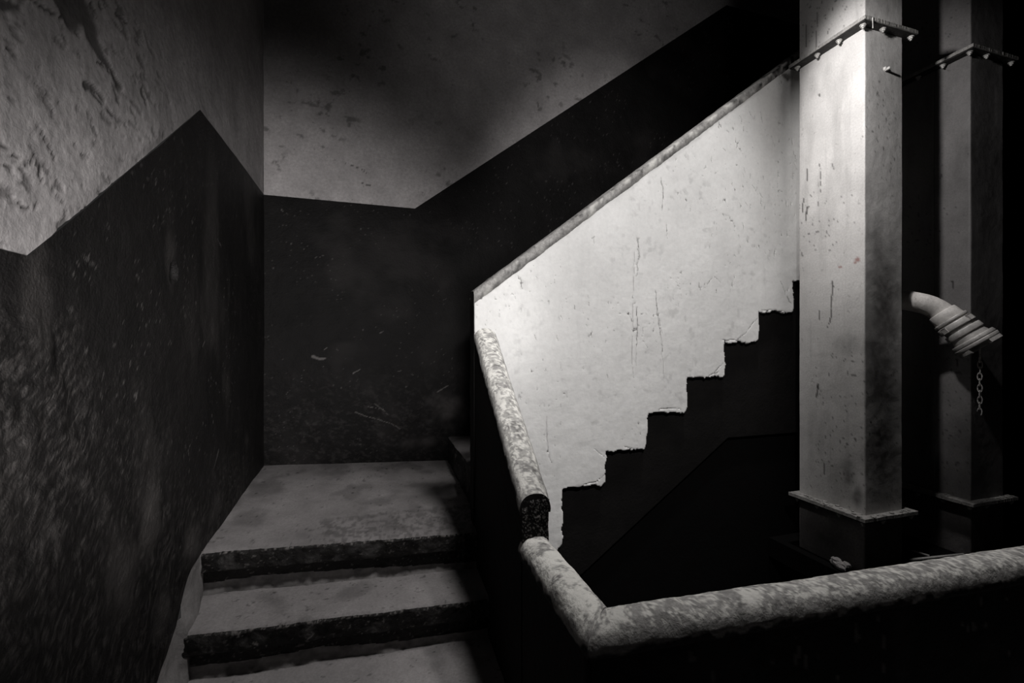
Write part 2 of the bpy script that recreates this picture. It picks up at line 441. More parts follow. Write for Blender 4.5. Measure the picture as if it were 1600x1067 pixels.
# ------------------------------------------------------------------ lower flight and landing
PX0, PX1 = 0.41, 0.495           # faces of the side balustrade
low_flight = empty('staircase', (0, 1.7, LOW), 'worn cement steps with black risers climbing to the landing at left', 'stairs')

def tread_grid(name, y_front, y_back, zf, zb, parent, seed, nx=200, ny=70, x0=XL - .006, x1=PX0 + .008):
    X = np.linspace(x0, x1, nx)[:, None] * np.ones(ny)
    t = np.linspace(0, 1, ny)[None] * np.ones((nx, 1))
    wear = (fbm(X, X * 0, 6, 3, seed) - .5) * .014 + (fbm(X, X * 0, 50, 3, seed + 4) - .5) * .006
    Y = y_front + (y_back - y_front) * t + wear * (1 - t) ** 4
    Z = zf + (zb - zf) * t - TILT * (X - XL) + (fbm(X, Y, 5, 3, seed + 1) - .5) * .008 * np.minimum(1, t * 5)
    Z -= 0.007 * sstep(.05, 0, t) ** 2
    st = sstep(.52, .75, fbm(X, Y, 7, 4, seed + 2)) * .35 + sstep(.74, .79, fbm(X * .7, Y, 75, 3, seed + 3)) * .5
    return X, Y, Z, st

def add_step(k, y_nose, z_nose, y_back, z_back, z_below, parent, seed):
    X, Y, Z, st = tread_grid('tread', y_nose, y_back, z_nose, z_back, parent, seed, x1=PX0 + (.030 if k == 0 else .008))
    if k == 0:                    # screed patch that breaks off towards the nose, and dark patches at right
        f = lambda px, py: on_z(px, py, -0.76)
        edge = [f(500, 815), f(560, 808), f(600, 800), f(660, 791), f(736, 783)]
        ex = np.array([e[0] for e in edge]); ey = np.array([e[1] for e in edge])
        yy = np.interp(X, ex, ey) + (fbm(X, Y, 30, 3, 3) - .5) * .02
        below = (Y < yy) & (X > ex[0])
        Z = Z - .006 * below
        st = np.maximum(st, sstep(.012, .0, np.abs(Y - yy)) * (X > ex[0]) * .55)
        st = np.maximum(st, below * (sstep(.45, .65, fbm(X, Y, 60, 3, 6)) * .45))
        for px, py, rx, ry, kk in [(665, 742, .07, .05, .45), (620, 770, .05, .03, .2), (700, 760, .06, .06, .35)]:
            c = f(px, py); st = np.maximum(st, kk * sstep(1.2, .1, np.hypot((X - c[0]) / rx, (Y - c[1]) / ry) + (fbm(X, Y, 16, 3, 3) - .5) * .7))
        for px, py in [(495, 748), (465, 754), (553, 770), (440, 790), (640, 756), (590, 745)]:
            c = f(px, py); st = np.maximum(st, sstep(1.2, .8, np.hypot((X - c[0]) / .010, (Y - c[1]) / .004)) * .9)
    step = grid('landing' if k == 0 else 'step', np.stack([X, Y, Z], -1), M_TREAD, parent, {'stain': st}, flip=False)
    # front: black nose, recess, rough light strip at the foot
    nx = 260
    xv = np.linspace(XL + .012 + (.0 if k else -.012), PX0 + .008, nx)
    wear = (fbm(xv, xv * 0, 6, 3, seed) - .5) * .014 + (fbm(xv, xv * 0, 50, 3, seed + 4) - .5) * .006
    ztop = z_nose - TILT * (xv - XL) - .007 + (fbm(xv, xv * 0, 90, 2, seed + 20) - .5) * .004
    zbot = z_below - TILT * (xv - XL) - .004
    H = ztop - zbot
    prof_t = np.concatenate([np.linspace(0, .42, 22), np.linspace(.43, .46, 4), np.linspace(.48, 1, 24)])
    yoff = np.interp(prof_t, [0, .04, .40, .46, .80, 1.0], [0.0, -.006, -.004, .016, .020, .010])
    X = xv[:, None] * np.ones(len(prof_t)); T = prof_t[None] * np.ones((nx, 1))
    Z = ztop[:, None] - H[:, None] * T
    Y = y_nose + wear[:, None] + yoff[None] + (fbm(X, Z, 26, 4, seed + 31) - .5) * .013 * sstep(0, .05, T)
    foot = 0.655 + .08 * fbm(xv, xv * 0, 5, 3, seed + 7) + (.05 * np.sin(xv * 5))
    black = (T < foot[:, None])
    chips = sstep(.56, .68, fbm(X, Z, 130, 3, seed + 40)) * sstep(.07, .0, T) * .7 + sstep(.73, .78, fbm(X * .7, Z, 140, 3, seed + 44)) * .45
    cr = XL + .38
    if k == 1: chips = np.maximum(chips, sstep(.004, .001, np.abs(X - cr - .01 * np.sin(T * 30))) * (T < .42) * .6)
    dust = sstep(.45, .75, fbm(X, Z, 14, 4, seed + 50)) * .75 * (T > .04) * (T < .42)
    tt = T[:-1, :-1]; kb = black[:-1, :-1]
    P = np.stack([X, Y, Z], -1)
    grid('riser', P, M_RISER, step, {'stain': dust, 'chip': chips}, keep=kb, flip=True)
    P2 = P.copy(); P2[..., 1] -= .001
    grid('riser_foot', P2, M_SKIRT, step, {'stain': sstep(.5, .8, fbm(X, Z, 18, 3, seed)) * .5}, keep=~kb, flip=True)
    return step

add_step(0, RISE_Y[0], STEP_Z[0], YB, LAND_Z, STEP_Z[1], low_flight, 110)
for k in (1, 2, 3):
    zb = STEP_Z[k] + .008
    add_step(k, RISE_Y[k], STEP_Z[k], RISE_Y[k - 1] + .022, zb, STEP_Z[k + 1] if k < 3 else LOW, low_flight, 110 + 13 * k)
prism('base', [(1.26, LOW - .1), (1.26, -1.31), (1.47, -1.31), (1.47, -1.15), (1.67, -1.15), (1.67, -.99), (1.87, -.99), (1.87, -.84), (YB, -.80), (YB, -1.0), (2.0, -1.0)], 'x', XL + .03, PX0 - .002, M_VOID, low_flight)
settle(low_flight)

# debris on the treads
def pebble(px, py, z, r, seed):
    random.seed(seed)
    x, y = on_z(px, py, z)
    bm = bmesh.new(); bmesh.ops.create_icosphere(bm, subdivisions=2, radius=r)
    for v in bm.verts:
        v.co *= .7 + .6 * random.random(); v.co.z *= .55
        v.co += Vector((x, y, z + r * .35))
    return bm_obj('plaster_crumb', bm, M_ROUGH)
crumbs = [(440, 920, -.935, .008, 'dark crumb of plaster near the left end of the second tread'),
          (660, 890, -.965, .007, 'dark crumb of plaster at the foot of the upper riser, right of middle'),
          (578, 923, -.955, .006, 'small flat crumb of plaster in the middle of the second tread'),
          (668, 1025, -1.135, .006, 'dark crumb of plaster on the right of the lowest tread'),
          (626, 1047, -1.135, .006, 'dark crumb of plaster on the lowest tread at the frame bottom')]
for i, (px, py, z, r, lb) in enumerate(crumbs):
    tag(pebble(px, py, z, r, i), lb, 'rubble', 'crumbs scattered on the steps')

# ------------------------------------------------------------------ upper flight behind the white wall
up_flight = empty('staircase', (.435, 2.3, -.8), 'upper flight of cement steps rising behind the white stair wall', 'stairs')
for k in range(10):
    x0 = .435 + .225 * k; x1 = x0 + .245
    zt = -.592 + .1745 * k
    nx, ny = 24, 60
    X = (x0 + (x1 - x0) * np.linspace(0, 1, nx))[:, None] * np.ones(ny)
    Y = (1.968 + (YB - 1.972) * np.linspace(0, 1, ny))[None] * np.ones((nx, 1))
    Z = zt + (fbm(X, Y, 9, 3, 200 + k) - .5) * .006 - .004 * (X < x0 + .01)
    X = X + (fbm(Y, X * 0, 18, 3, 210 + k) - .5) * .012 * (X < x0 + .02)
    s_ = grid('step', np.stack([X, Y, Z], -1), M_TREAD, up_flight, {'stain': sstep(.5, .75, fbm(X, Y, 12, 3, 220 + k)) * .4})
    zz = np.linspace(0, 1, 16)
    Yr = Y[0][:, None] * np.ones(16); Zr = Z[0][:, None] + (-.19) * zz[None]
    Xr = X[0][:, None] + (fbm(Yr, Zr, 22, 3, 230 + k) - .5) * .012 * (zz[None] > 0)
    grid('riser', np.stack([Xr, Yr, Zr], -1), M_RISER, s_, {'stain': sstep(.5, .75, fbm(Yr, Zr, 16, 3, 5)) * .4, 'chip': sstep(.68, .74, fbm(Yr, Zr, 60, 3, 6)) * .4})
box('upper_landing', 2.685, 4.18, 1.97, YB - .006, .95, 1.06, M_TREAD, up_flight)
settle(up_flight)

# ------------------------------------------------------------------ the white stair wall with its stepped lower edge
WY = 1.88
stair_wall = empty('stair_wall', (1.3, WY, -.9), 'tall white plastered stair wall with sloping coping and stepped broken lower edge', 'wall')
WX0, WX1 = .406, 2.66
def cope_z(x): return .208 + .758 * (x - .406)
corner_px = [(865, 850), (877, 762), (943, 705), (1008, 646), (1070, 590), (1127, 535), (1180, 487), (1235, 440)]
saw = [on_y(px, py, WY) for px, py in corner_px]
saw.append((saw[-1][0] + .215, saw[-1][1] + .163)); saw.append((saw[-1][0] + .215, saw[-1][1] + .163))
step_x = np.arange(WX0, WX1, .0042); step_x[0] = WX0
step_z = np.arange(-1.16, 1.98, .0042)
Xg = step_x[:, None] * np.ones(len(step_z)); Zg = step_z[None] * np.ones((len(step_x), 1))
jx = Xg + (fbm(Xg, Zg, 26, 4, 300) - .5) * .022 + (vnoise(Xg, Zg, 9, 303) - .5) * .012
jz = Zg + (fbm(Xg, Zg, 30, 4, 310) - .5) * .026
bound = np.full_like(Xg, -.98)                      # lowest z of the white plaster at this x
sx = [s[0] for s in saw]
for i in range(1, len(saw)):
    x_left = saw[i][0]; z_t = saw[i][1]
    bound = np.where(jx >= x_left, z_t, bound)
first = saw[1][0]
# rounded inner corner by the balustrade
bound = np.where(jx < first, -.945 - .10 * sstep(first, first - .12, jx), bound)
inner = jz > bound
# round the hollow corner left of every riser
for i in range(1, len(saw)):
    xl, zt = saw[i][0], saw[i - 1][1] if i > 1 else -.95
    r = .028 if i > 1 else .05
    cx, cz = xl - r, zt + r
    inner &= ~((jx > cx) & (jx < xl) & (jz < cz) & (np.hypot(jx - cx, jz - cz) > r))
inner &= Zg < cope_z(Xg) - .006
inner &= (Zg > -1.14) & ~((Xg < PX1 - .02) & (Zg < .02))
st = np.zeros_like(Xg); ch = np.zeros_like(Xg)
def W(px, py): return on_y(px, py, WY)
for pts, w0, w1, r in [
    ([W(992, 375), W(995, 400), W(990, 430)], .009, .006, .03), ([W(988, 395), W(986, 470), W(984, 560), W(988, 605)], .0025, .0015, .008),
    ([W(991, 480), W(992, 520), W(990, 570)], .007, .004, .014), ([W(1020, 455), W(1024, 500), W(1030, 535), W(1033, 590)], .006, .003, .012),
    ([W(1022, 470), W(1030, 520)], .0025, .002, .008), ([W(851, 650), W(852, 685), W(855, 712), W(859, 722)], .0035, .003, .01),
    ([W(847, 630), W(848, 648)], .002, .0015, .005), ([W(833, 523), W(835, 531)], .005, .003, .01), ([W(868, 525), W(869, 532)], .005, .002, .01), ([W(908, 572), W(909, 577)], .004, .002, .008),
    ([W(945, 583), W(946, 590)], .003, .002, .008), ([W(1066, 500), W(1067, 504)], .005, .003, .01), ([W(921, 375), W(926, 370), W(924, 385)], .003, .002, .006), ([W(1037, 350), W(1038, 375)], .004, .002, .01),
    ([W(1028, 280), W(1032, 300), W(1030, 330)], .007, .004, .02), ([W(1130, 207), W(1133, 209)], .005, .004, .01), ([W(1124, 235), W(1128, 239)], .004, .003, .01),
    ([W(1157, 265), W(1159, 272)], .004, .003, .01), ([W(1170, 292), W(1176, 300)], .004, .003, .01), ([W(1155, 290), W(1157, 300)], .003, .002, .01), ([W(1182, 303), W(1186, 310)], .005, .003, .01),
    ([W(1160, 318), W(1162, 322)], .005, .004, .01), ([W(1155, 350), W(1158, 360)], .003, .002, .01), ([W(1165, 178), W(1172, 190)], .004, .003, .014), ([W(1182, 178), W(1186, 196)], .004, .003, .014),
    ([W(1225, 465), W(1231, 475)], .010, .005, .02), ([W(1214, 440), W(1222, 460)], .006, .004, .02), ([W(1110, 432), W(1122, 445)], .0025, .002, .012), ([W(1100, 444), W(1108, 436)], .0025, .002, .01),
    ([W(972, 697), W(990, 700), W(1003, 703)], .005, .003, .016), ([W(925, 700), W(940, 712)], .0025, .002, .006), ([W(1145, 533), W(1160, 520), W(1178, 497)], .003, .002, .006),
    ([W(1107, 585), W(1118, 575), W(1125, 567)], .003, .002, .008), ([W(1025, 640), W(1040, 636), W(1060, 638)], .004, .003, .016), ([W(885, 760), W(900, 757), W(930, 750), W(941, 740)], .004, .003, .014),
    ([W(1125, 532), W(1140, 532), W(1165, 535)], .004, .003, .014), ([W(1185, 485), W(1210, 486), W(1225, 488)], .004, .003, .014), ([W(1080, 588), W(1100, 590), W(1118, 580)], .004, .003, .016)]:
    st = np.maximum(st, seg_mask(Xg, Zg, pts, w0 * .75, w1 * .75, r * .8, 5, 45) * (.5 if max(w0, .0059) > .0059 else .85))
sp = sstep(.745, .77, fbm(Xg, Zg * .55, 70, 3, 340, .55)) * .8 * sstep(.45, .62, fbm(Xg, Zg, 4, 3, 344))
st = np.maximum(st, sp)
st = np.maximum(st, sstep(.60, .75, fbm(Xg, Zg, 34, 3, 350)) * .16 * sstep(.5, .7, fbm(Xg, Zg * .5, 6, 3, 351)))
face_keep = inner[:-1, :-1] & inner[1:, :-1] & inner[1:, 1:] & inner[:-1, 1:]
Pw = np.stack([Xg, WY + (fbm(Xg, Zg, 4, 3, 360) - .5) * .006 + (fbm(Xg, Zg, 30, 3, 361) - .5) * .002 + st * .002, Zg], -1)
plast = grid('white_plaster', Pw, M_WHITE, stair_wall, {'stain': st, 'chip': ch}, keep=face_keep, flip=True)
sm = plast.modifiers.new('thickness', 'SOLIDIFY'); sm.thickness = .022; sm.offset = 1 if False else -1
# masonry core behind the plaster and the black painted string under it
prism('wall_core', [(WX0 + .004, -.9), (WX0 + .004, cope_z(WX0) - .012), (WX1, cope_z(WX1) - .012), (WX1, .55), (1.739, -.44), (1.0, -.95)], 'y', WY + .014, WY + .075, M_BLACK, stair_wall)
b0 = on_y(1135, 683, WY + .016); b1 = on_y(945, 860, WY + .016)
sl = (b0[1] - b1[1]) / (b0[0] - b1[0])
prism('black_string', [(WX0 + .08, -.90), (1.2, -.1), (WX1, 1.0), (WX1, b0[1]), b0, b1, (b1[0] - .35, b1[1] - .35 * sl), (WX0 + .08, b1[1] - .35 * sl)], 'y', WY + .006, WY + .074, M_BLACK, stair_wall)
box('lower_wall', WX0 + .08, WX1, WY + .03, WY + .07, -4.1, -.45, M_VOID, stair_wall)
# end face of the wall above the balustrade
nz = 90
Zc = np.linspace(-.75, cope_z(WX0) - .01, nz)
Yc = np.linspace(WY, WY + .075, 12)
Pe = np.stack([WX0 + (fbm(Zc[:, None] * np.ones(12), Yc[None] * np.ones((nz, 1)), 20, 3, 5) - .5) * .006, Yc[None] * np.ones((nz, 1)), Zc[:, None] * np.ones(12)], -1)
grid('wall_end', Pe, M_BLACK, stair_wall, flip=False)
# coping: a rounded cement bead with a ragged under edge
n = 520; prof = np.array([(0.085, -.02), (.085, .0), (.075, .010), (.04, .013), (.0, .012), (-.018, .006), (-.026, -.004), (-.027, -.022), (-.026, -.040), (-.018, -.052), (.004, -.054)])
t = np.linspace(0, 1, n); xx = WX0 - .004 + (WX1 - WX0 + .004) * t
Pc = np.zeros((n, len(prof), 3))
for j, (py_, pz_) in enumerate(prof):
    rag = (fbm(xx, xx * 0 + j, 40, 3, 400 + j) - .5) * (.004 if j < 7 else .012)
    Pc[:, j, 0] = xx; Pc[:, j, 1] = WY + py_ + (fbm(xx, xx * 0 + j * .02, 20, 3, 420) - .5) * .006
    Pc[:, j, 2] = cope_z(xx) + pz_ * (1.0 if j < 7 else 1.0) + rag
Xa = Pc[..., 0]; Ja = np.arange(len(prof))[None] * np.ones((n, 1))
stc = sstep(.55, .7, fbm(Xa, Ja * .03, 30, 4, 430)) * .6 + sstep(1.7, 2.15, Xa) * sstep(.42, .55, fbm(Xa, Ja * .02, 40, 3, 433)) * .9
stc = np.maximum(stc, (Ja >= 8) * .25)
cp = grid('coping', Pc, M_COPE, stair_wall, {'stain': stc, 'chip': sstep(.6, .75, fbm(Xa, Ja * .03, 22, 3, 440)) * .5})
endbm = bmesh.new(); vs = [endbm.verts.new(Pc[0, j]) for j in range(len(prof))]; endbm.faces.new(vs)
bm_obj('coping_end', endbm, M_ROUGH, stair_wall)
settle(stair_wall)

# ------------------------------------------------------------------ balustrade in front of the void
bal = empty('balustrade', (PX0, 1.0, LOW), 'low black plastered balustrade with rounded chipped white rail top around the stairwell', 'balustrade')
PC = (PX0 + PX1) / 2; HW = (PX1 - PX0) / 2
Z_LO, Z_HI = -.4475, .070       # rail top centre on the slope
Y_LO, Y_HI = 1.24, WY + .02
Z_FL = -.574
prism('sloping_panel', [(Y_LO, LOW - .1), (Y_LO, Z_LO - .035), (Y_HI, Z_HI - .035), (Y_HI, LOW - .1)], 'x', PX0 + .003, PX1 - .003, M_BLACK, bal)
box('level_panel', PX0 + .003, PX1 - .003, .80, Y_LO + .01, LOW - .1, Z_FL - .03, M_BLACK, bal)
# front panel turns a little towards the viewer
FA = (PX0, .800); FB = (4.19, .800 - .0644 * (4.19 - PX0)); dirv = np.array([FB[0] - FA[0], FB[1] - FA[1]]); Lf = np.hypot(*dirv); dirv /= Lf; nrm = np.array([-dirv[1], dirv[0]])
def F(s, w_, z): return (FA[0] + dirv[0] * s + nrm[0] * w_, FA[1] + dirv[1] * s + nrm[1] * w_, z)
DROP = .001
ns, nzz = 420, 150
S = np.linspace(0.0, Lf, ns)[:, None] * np.ones(nzz); Zp = (LOW - .05 + (Z_FL - .03 - LOW + .05) * np.linspace(0, 1, nzz))[None] * np.ones((ns, 1)) - DROP * S
Pf = np.zeros((ns, nzz, 3)); wv = (fbm(S, Zp, 4, 3, 500) - .5) * .008 + .003
Pf[..., 0] = FA[0] + dirv[0] * S + nrm[0] * wv; Pf[..., 1] = FA[1] + dirv[1] * S + nrm[1] * wv; Pf[..., 2] = Zp
fr = grid('front_panel', Pf, M_BLACK, bal, {'stain': sstep(.5, .8, fbm(S, Zp, 10, 4, 510)) * .3, 'chip': sstep(.76, .79, fbm(S, Zp * .3, 60, 3, 520)) * .5}, flip=True)
sd = fr.modifiers.new('thickness', 'SOLIDIFY'); sd.thickness = .07; sd.offset = 1

def rail(name, centre, side, n, hw, hh, seed, length, mitre=None, bright=0.0):
    """rounded rail: centre(t)->(x,y,z of the crown), side: unit horizontal vector across;
    mitre=(dx, dy): the t=0 end is cut at 45 degrees, (dx, dy) points out of that end"""
    m = 44
    t = np.linspace(0, 1, n); C_ = np.array([centre(a) for a in t])
    ang = np.linspace(-math.pi / 2 - .30, math.pi / 2 + .30, m)
    s = t * length
    Sg = s[:, None] * np.ones(m); Ag = ang[None] * np.ones((n, 1))
    arc = Ag * .05
    calm = sstep(0, .03, Sg) if mitre else 1.0
    rr = 1 + ((fbm(Sg, arc, 6, 3, seed) - .5) * .12 + (fbm(Sg, arc, 40, 3, seed + 2) - .5) * .07) * calm
    wx = np.sin(Ag); hz = np.cos(Ag)
    wx = np.sign(wx) * np.abs(wx) ** .8
    under = np.minimum(hz, 0)
    P = np.zeros((n, m, 3))
    P[..., 0] = C_[:, None, 0] + side[0] * wx * hw * rr
    P[..., 1] = C_[:, None, 1] + side[1] * wx * hw * rr
    P[..., 2] = C_[:, None, 2] - hh + (np.maximum(hz, 0) * hh * rr + under * .05)
    if mitre:
        k = (1 - sstep(0, .14, Sg)) * (-wx * hw * rr)
        P[..., 0] += mitre[0] * k; P[..., 1] += mitre[1] * k
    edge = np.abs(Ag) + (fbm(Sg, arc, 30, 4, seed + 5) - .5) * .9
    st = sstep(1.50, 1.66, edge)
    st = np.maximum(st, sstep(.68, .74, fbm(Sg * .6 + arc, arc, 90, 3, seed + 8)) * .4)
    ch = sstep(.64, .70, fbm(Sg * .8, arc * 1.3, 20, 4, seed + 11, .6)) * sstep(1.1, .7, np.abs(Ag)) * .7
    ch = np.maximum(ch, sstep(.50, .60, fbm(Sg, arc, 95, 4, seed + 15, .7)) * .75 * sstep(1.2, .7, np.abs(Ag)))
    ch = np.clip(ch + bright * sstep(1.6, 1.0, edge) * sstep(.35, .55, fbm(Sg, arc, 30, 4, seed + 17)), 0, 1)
    o = grid(name, P, M_COPE, bal, {'stain': st, 'chip': ch}, flip=True)
    ends = []
    for i in (0, -1):
        bm = bmesh.new(); vs_ = [bm.verts.new(p) for p in P[i]]; bm.faces.new(vs_)
        ends.append(bm)
    return o, ends
RW = HW + .0065
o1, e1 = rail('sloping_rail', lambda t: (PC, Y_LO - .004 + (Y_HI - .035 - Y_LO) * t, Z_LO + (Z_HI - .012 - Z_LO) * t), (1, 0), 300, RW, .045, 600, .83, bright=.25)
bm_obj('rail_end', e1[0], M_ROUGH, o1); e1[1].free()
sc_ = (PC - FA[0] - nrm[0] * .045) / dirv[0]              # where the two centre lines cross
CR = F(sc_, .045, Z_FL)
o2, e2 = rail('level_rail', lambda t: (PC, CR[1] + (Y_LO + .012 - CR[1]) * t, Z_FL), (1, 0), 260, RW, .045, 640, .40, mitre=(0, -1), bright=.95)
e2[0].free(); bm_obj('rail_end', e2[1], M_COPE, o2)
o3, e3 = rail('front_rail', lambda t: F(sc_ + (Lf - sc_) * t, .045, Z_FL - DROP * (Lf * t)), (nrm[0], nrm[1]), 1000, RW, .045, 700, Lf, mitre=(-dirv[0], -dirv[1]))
for e in e3: e.free()
# rough raw end of the sloping panel above the level rail
ny_, nz_ = 60, 90
Xe = (PX0 + .001 + (PX1 - PX0 - .002) * np.linspace(0, 1, ny_))[:, None] * np.ones(nz_)
Ze = (Z_FL - .06 + (Z_LO - .018 - Z_FL + .06) * np.linspace(0, 1, nz_))[None] * np.ones((ny_, 1))
Ye = Y_LO - .006 + (fbm(Xe, Ze, 50, 4, 730) - .5) * .014
grid('rough_end', np.stack([Xe, Ye, Ze], -1), M_ROUGH, bal, {'chip': sstep(.58, .68, fbm(Xe, Ze, 260, 3, 731)) * .8}, flip=True)
settle(bal)

# ------------------------------------------------------------------ the two steel shafts
def shaft(x0, x1, y0, y1, label, steel, seam_y, dents, ztop=CEIL, zbot=-1.06, dark_areas=()):
    root = empty('steel_shaft', ((x0 + x1) / 2, (y0 + y1) / 2, zbot), label, 'column')
    ZT, ZB = 1.414, -.795
    def panel_x(z0, z1, name):      # face towards -x and face towards -y, wrapped as one sheet with a folded corner
        na = int((y1 - y0) / .006); nb = int((x1 - x0) / .006); nzv = int((z1 - z0) / .008)
        pts = [(x0, y1 - (y1 - y0 - .004) * i / na) for i in range(na + 1)] + [(x0 + .0012, y0 + .0012)] + [(x0 + .004 + (x1 - x0 - .004) * i / nb, y0) for i in range(nb + 1)]
        pts = np.array(pts); zz = np.linspace(z0, z1, nzv)
        d = np.concatenate([[0], np.cumsum(np.hypot(*np.diff(pts, axis=0).T))])
        D = d[:, None] * np.ones(nzv); Z = zz[None] * np.ones((len(pts), 1))
        P = np.zeros((len(pts), nzv, 3)); P[..., 0] = pts[:, 0:1]; P[..., 1] = pts[:, 1:2]; P[..., 2] = Z
        side = np.arange(len(pts))[:, None] <= na
        und = (fbm(D, Z, 5, 3, 800 + int(x0 * 10)) - .5) * .005 + (fbm(D, Z, 40, 3, 803) - .5) * .0012
        P[..., 0] += np.where(side, und, 0); P[..., 1] += np.where(side, 0, und)
        st = sstep(.75, .78, fbm(D, Z * .7, 110, 3, 810)) * .7 * sstep(.45, .6, fbm(D, Z, 4, 3, 811))
        st = np.maximum(st, sstep(.6, .8, fbm(D, Z * .3, 12, 4, 815)) * .16)
        ch = np.zeros_like(st)
        for pts_, w0, w1, r, k in dents:
            st = np.maximum(st, seg_mask(D, Z, pts_, w0, w1, r, 5, 40) * k)
        for (cx, cz), (rx, rz), k in dark_areas:
            dd = np.hypot((D - cx) / rx, (Z - cz) / rz) + (fbm(D, Z, 12, 4, 820) - .5) * .9
            st = np.maximum(st, k * sstep(1.15, .1, dd) * (.55 + .6 * fbm(D, Z, 50, 3, 822)))
        if x0 < 2.5:
            cx = (y1 - y0)
            for (a_, b_, rr_) in [(cx - .035, .373, .016), (cx - .045, .36, .010), (cx - .11, .352, .009)]:
                ch = np.maximum(ch, sstep(1.2, .6, np.hypot((D - a_) / rr_, (Z - b_) / (rr_ * .7)) + (fbm(D, Z, 70, 3, 9) - .5) * 1.4) * .7)
            ch = np.where(st > .6, 0, ch)
        return grid(name, P, steel, root, {'stain': st, 'chip': ch}, flip=True)
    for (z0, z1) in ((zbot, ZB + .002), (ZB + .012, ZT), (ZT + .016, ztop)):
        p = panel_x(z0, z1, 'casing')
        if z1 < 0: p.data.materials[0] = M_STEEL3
        bm = bmesh.new()
        a = [bm.verts.new((x1 - .002, y0 + .008, z)) for z in (z0, z1)] ; b = [bm.verts.new((x1 - .002, y1, z)) for z in (z0, z1)]; c = [bm.verts.new((x0, y1, z)) for z in (z0, z1)]
        bm.faces.new((a[0], b[0], b[1], a[1])); bm.faces.new((b[0], c[0], c[1], b[1]))
        bm_obj('casing_back', bm, steel, root)
    if seam_y:
        box('seam_strip', x0 - .004, x0 + .003, seam_y, seam_y + .012, ZB + .013, ZT, steel, root, .001)
    ov = .05
    for zc, nm in ((ZB, 'b'), (ZT, 't')):
        # chipped plate collar: irregular outline
        out = []
        cs = [(x0 - ov, y1 + .022), (x0 - ov, y0 - .036), (x1 + ov, y0 - .036), (x1 + ov, y1 + .022)]
        for i in range(4):
            p, q = np.array(cs[i]), np.array(cs[(i + 1) % 4]); k = int(np.hypot(*(q - p)) / .006)
            for j in range(k):
                f_ = j / k; e = (random.random() - .5) * .0018
                c_ = p + (q - p) * f_; dn = np.array([(q - p)[1], -(q - p)[0]]) / np.hypot(*(q - p))
                cc = min(j, k - j) * .006
                out.append(c_ - dn * (e + max(0, .010 - cc) * (1 if True else 0) * .6 * (-1)) * (-1) * (1 if False else -1) * -1 if False else c_ + dn * e)
        bm = bmesh.new()
        lo_ = [bm.verts.new((c_[0], c_[1], zc)) for c_ in out]; hi_ = [bm.verts.new((c_[0], c_[1], zc + .014 + random.random() * .002)) for c_ in out]
        inn = [(x0 + .002, y1 - .002), (x0 + .002, y0 + .002), (x1 - .002, y0 + .002), (x1 - .002, y1 - .002)]
        bm.faces.new(lo_); bm.faces.new(hi_)
        for i in range(len(out)):
            j = (i + 1) % len(out); bm.faces.new((lo_[i], lo_[j], hi_[j], hi_[i]))
        fl = bm_obj('flange', bm, M_FLANGE, root)
        # second plate of the pair, its dark colour stands in for the shaded underside
        bm = bmesh.new(); box_bm(bm, x0 - ov + .004, x1 + ov - .004, y0 - .032, y1 + .018, zc - .006, zc - .001, .001)
        bm_obj('shaded_underplate', bm, M_RISER if zc > 0 else M_VOID, fl)
        # bolts under the flange
        spots_ = [(x0 - .027, y) for y in np.linspace(y0 - .010, y1 - .01, 4)] + [(x, y0 - .018) for x in np.linspace(x0 + .085, x1 + .03, 2)]
        for (bx, by) in spots_:
            bm = bmesh.new()
            M1 = Matrix.Translation((bx, by, zc - .0085)); bmesh.ops.create_cone(bm, cap_ends=True, segments=16, radius1=.0125, radius2=.0125, depth=.003, matrix=M1)
            M2 = Matrix.Translation((bx, by, zc - .014)) @ Matrix.Rotation(random.random(), 4, 'Z'); bmesh.ops.create_cone(bm, cap_ends=True, segments=6, radius1=.0085, radius2=.0085, depth=.009, matrix=M2)
            M3 = Matrix.Translation((bx, by, zc - .021)); bmesh.ops.create_cone(bm, cap_ends=True, segments=12, radius1=.0042, radius2=.0042, depth=.007, matrix=M3)
            bm_obj('bolt', bm, M_BOLT, root)
        if zc < 0:                 # crumbs of plaster and paint lying on the lower plate
            bm = bmesh.new()
            for q in range(46):
                if random.random() < .7: cx_, cy_ = x0 - .045 + .040 * random.random(), y0 - .02 + (y1 - y0 + .02) * random.random() ** .6
                else: cx_, cy_ = x0 + (x1 + .03 - x0) * random.random(), y0 - .030 + .024 * random.random()
                r_ = .003 + .005 * random.random()
                g = bmesh.ops.create_icosphere(bm, subdivisions=1, radius=r_)
                for v in g['verts']:
                    v.co = Vector((v.co.x * 1.4 * (.7 + random.random() * .6), v.co.y * 1.4, v.co.z * .6)) + Vector((cx_, cy_, zc + .016 + r_ * .3))
            o_ = bm_obj('paint_crumbs', bm, M_FLANGE, fl); o_['kind'] = 'stuff'
    return root

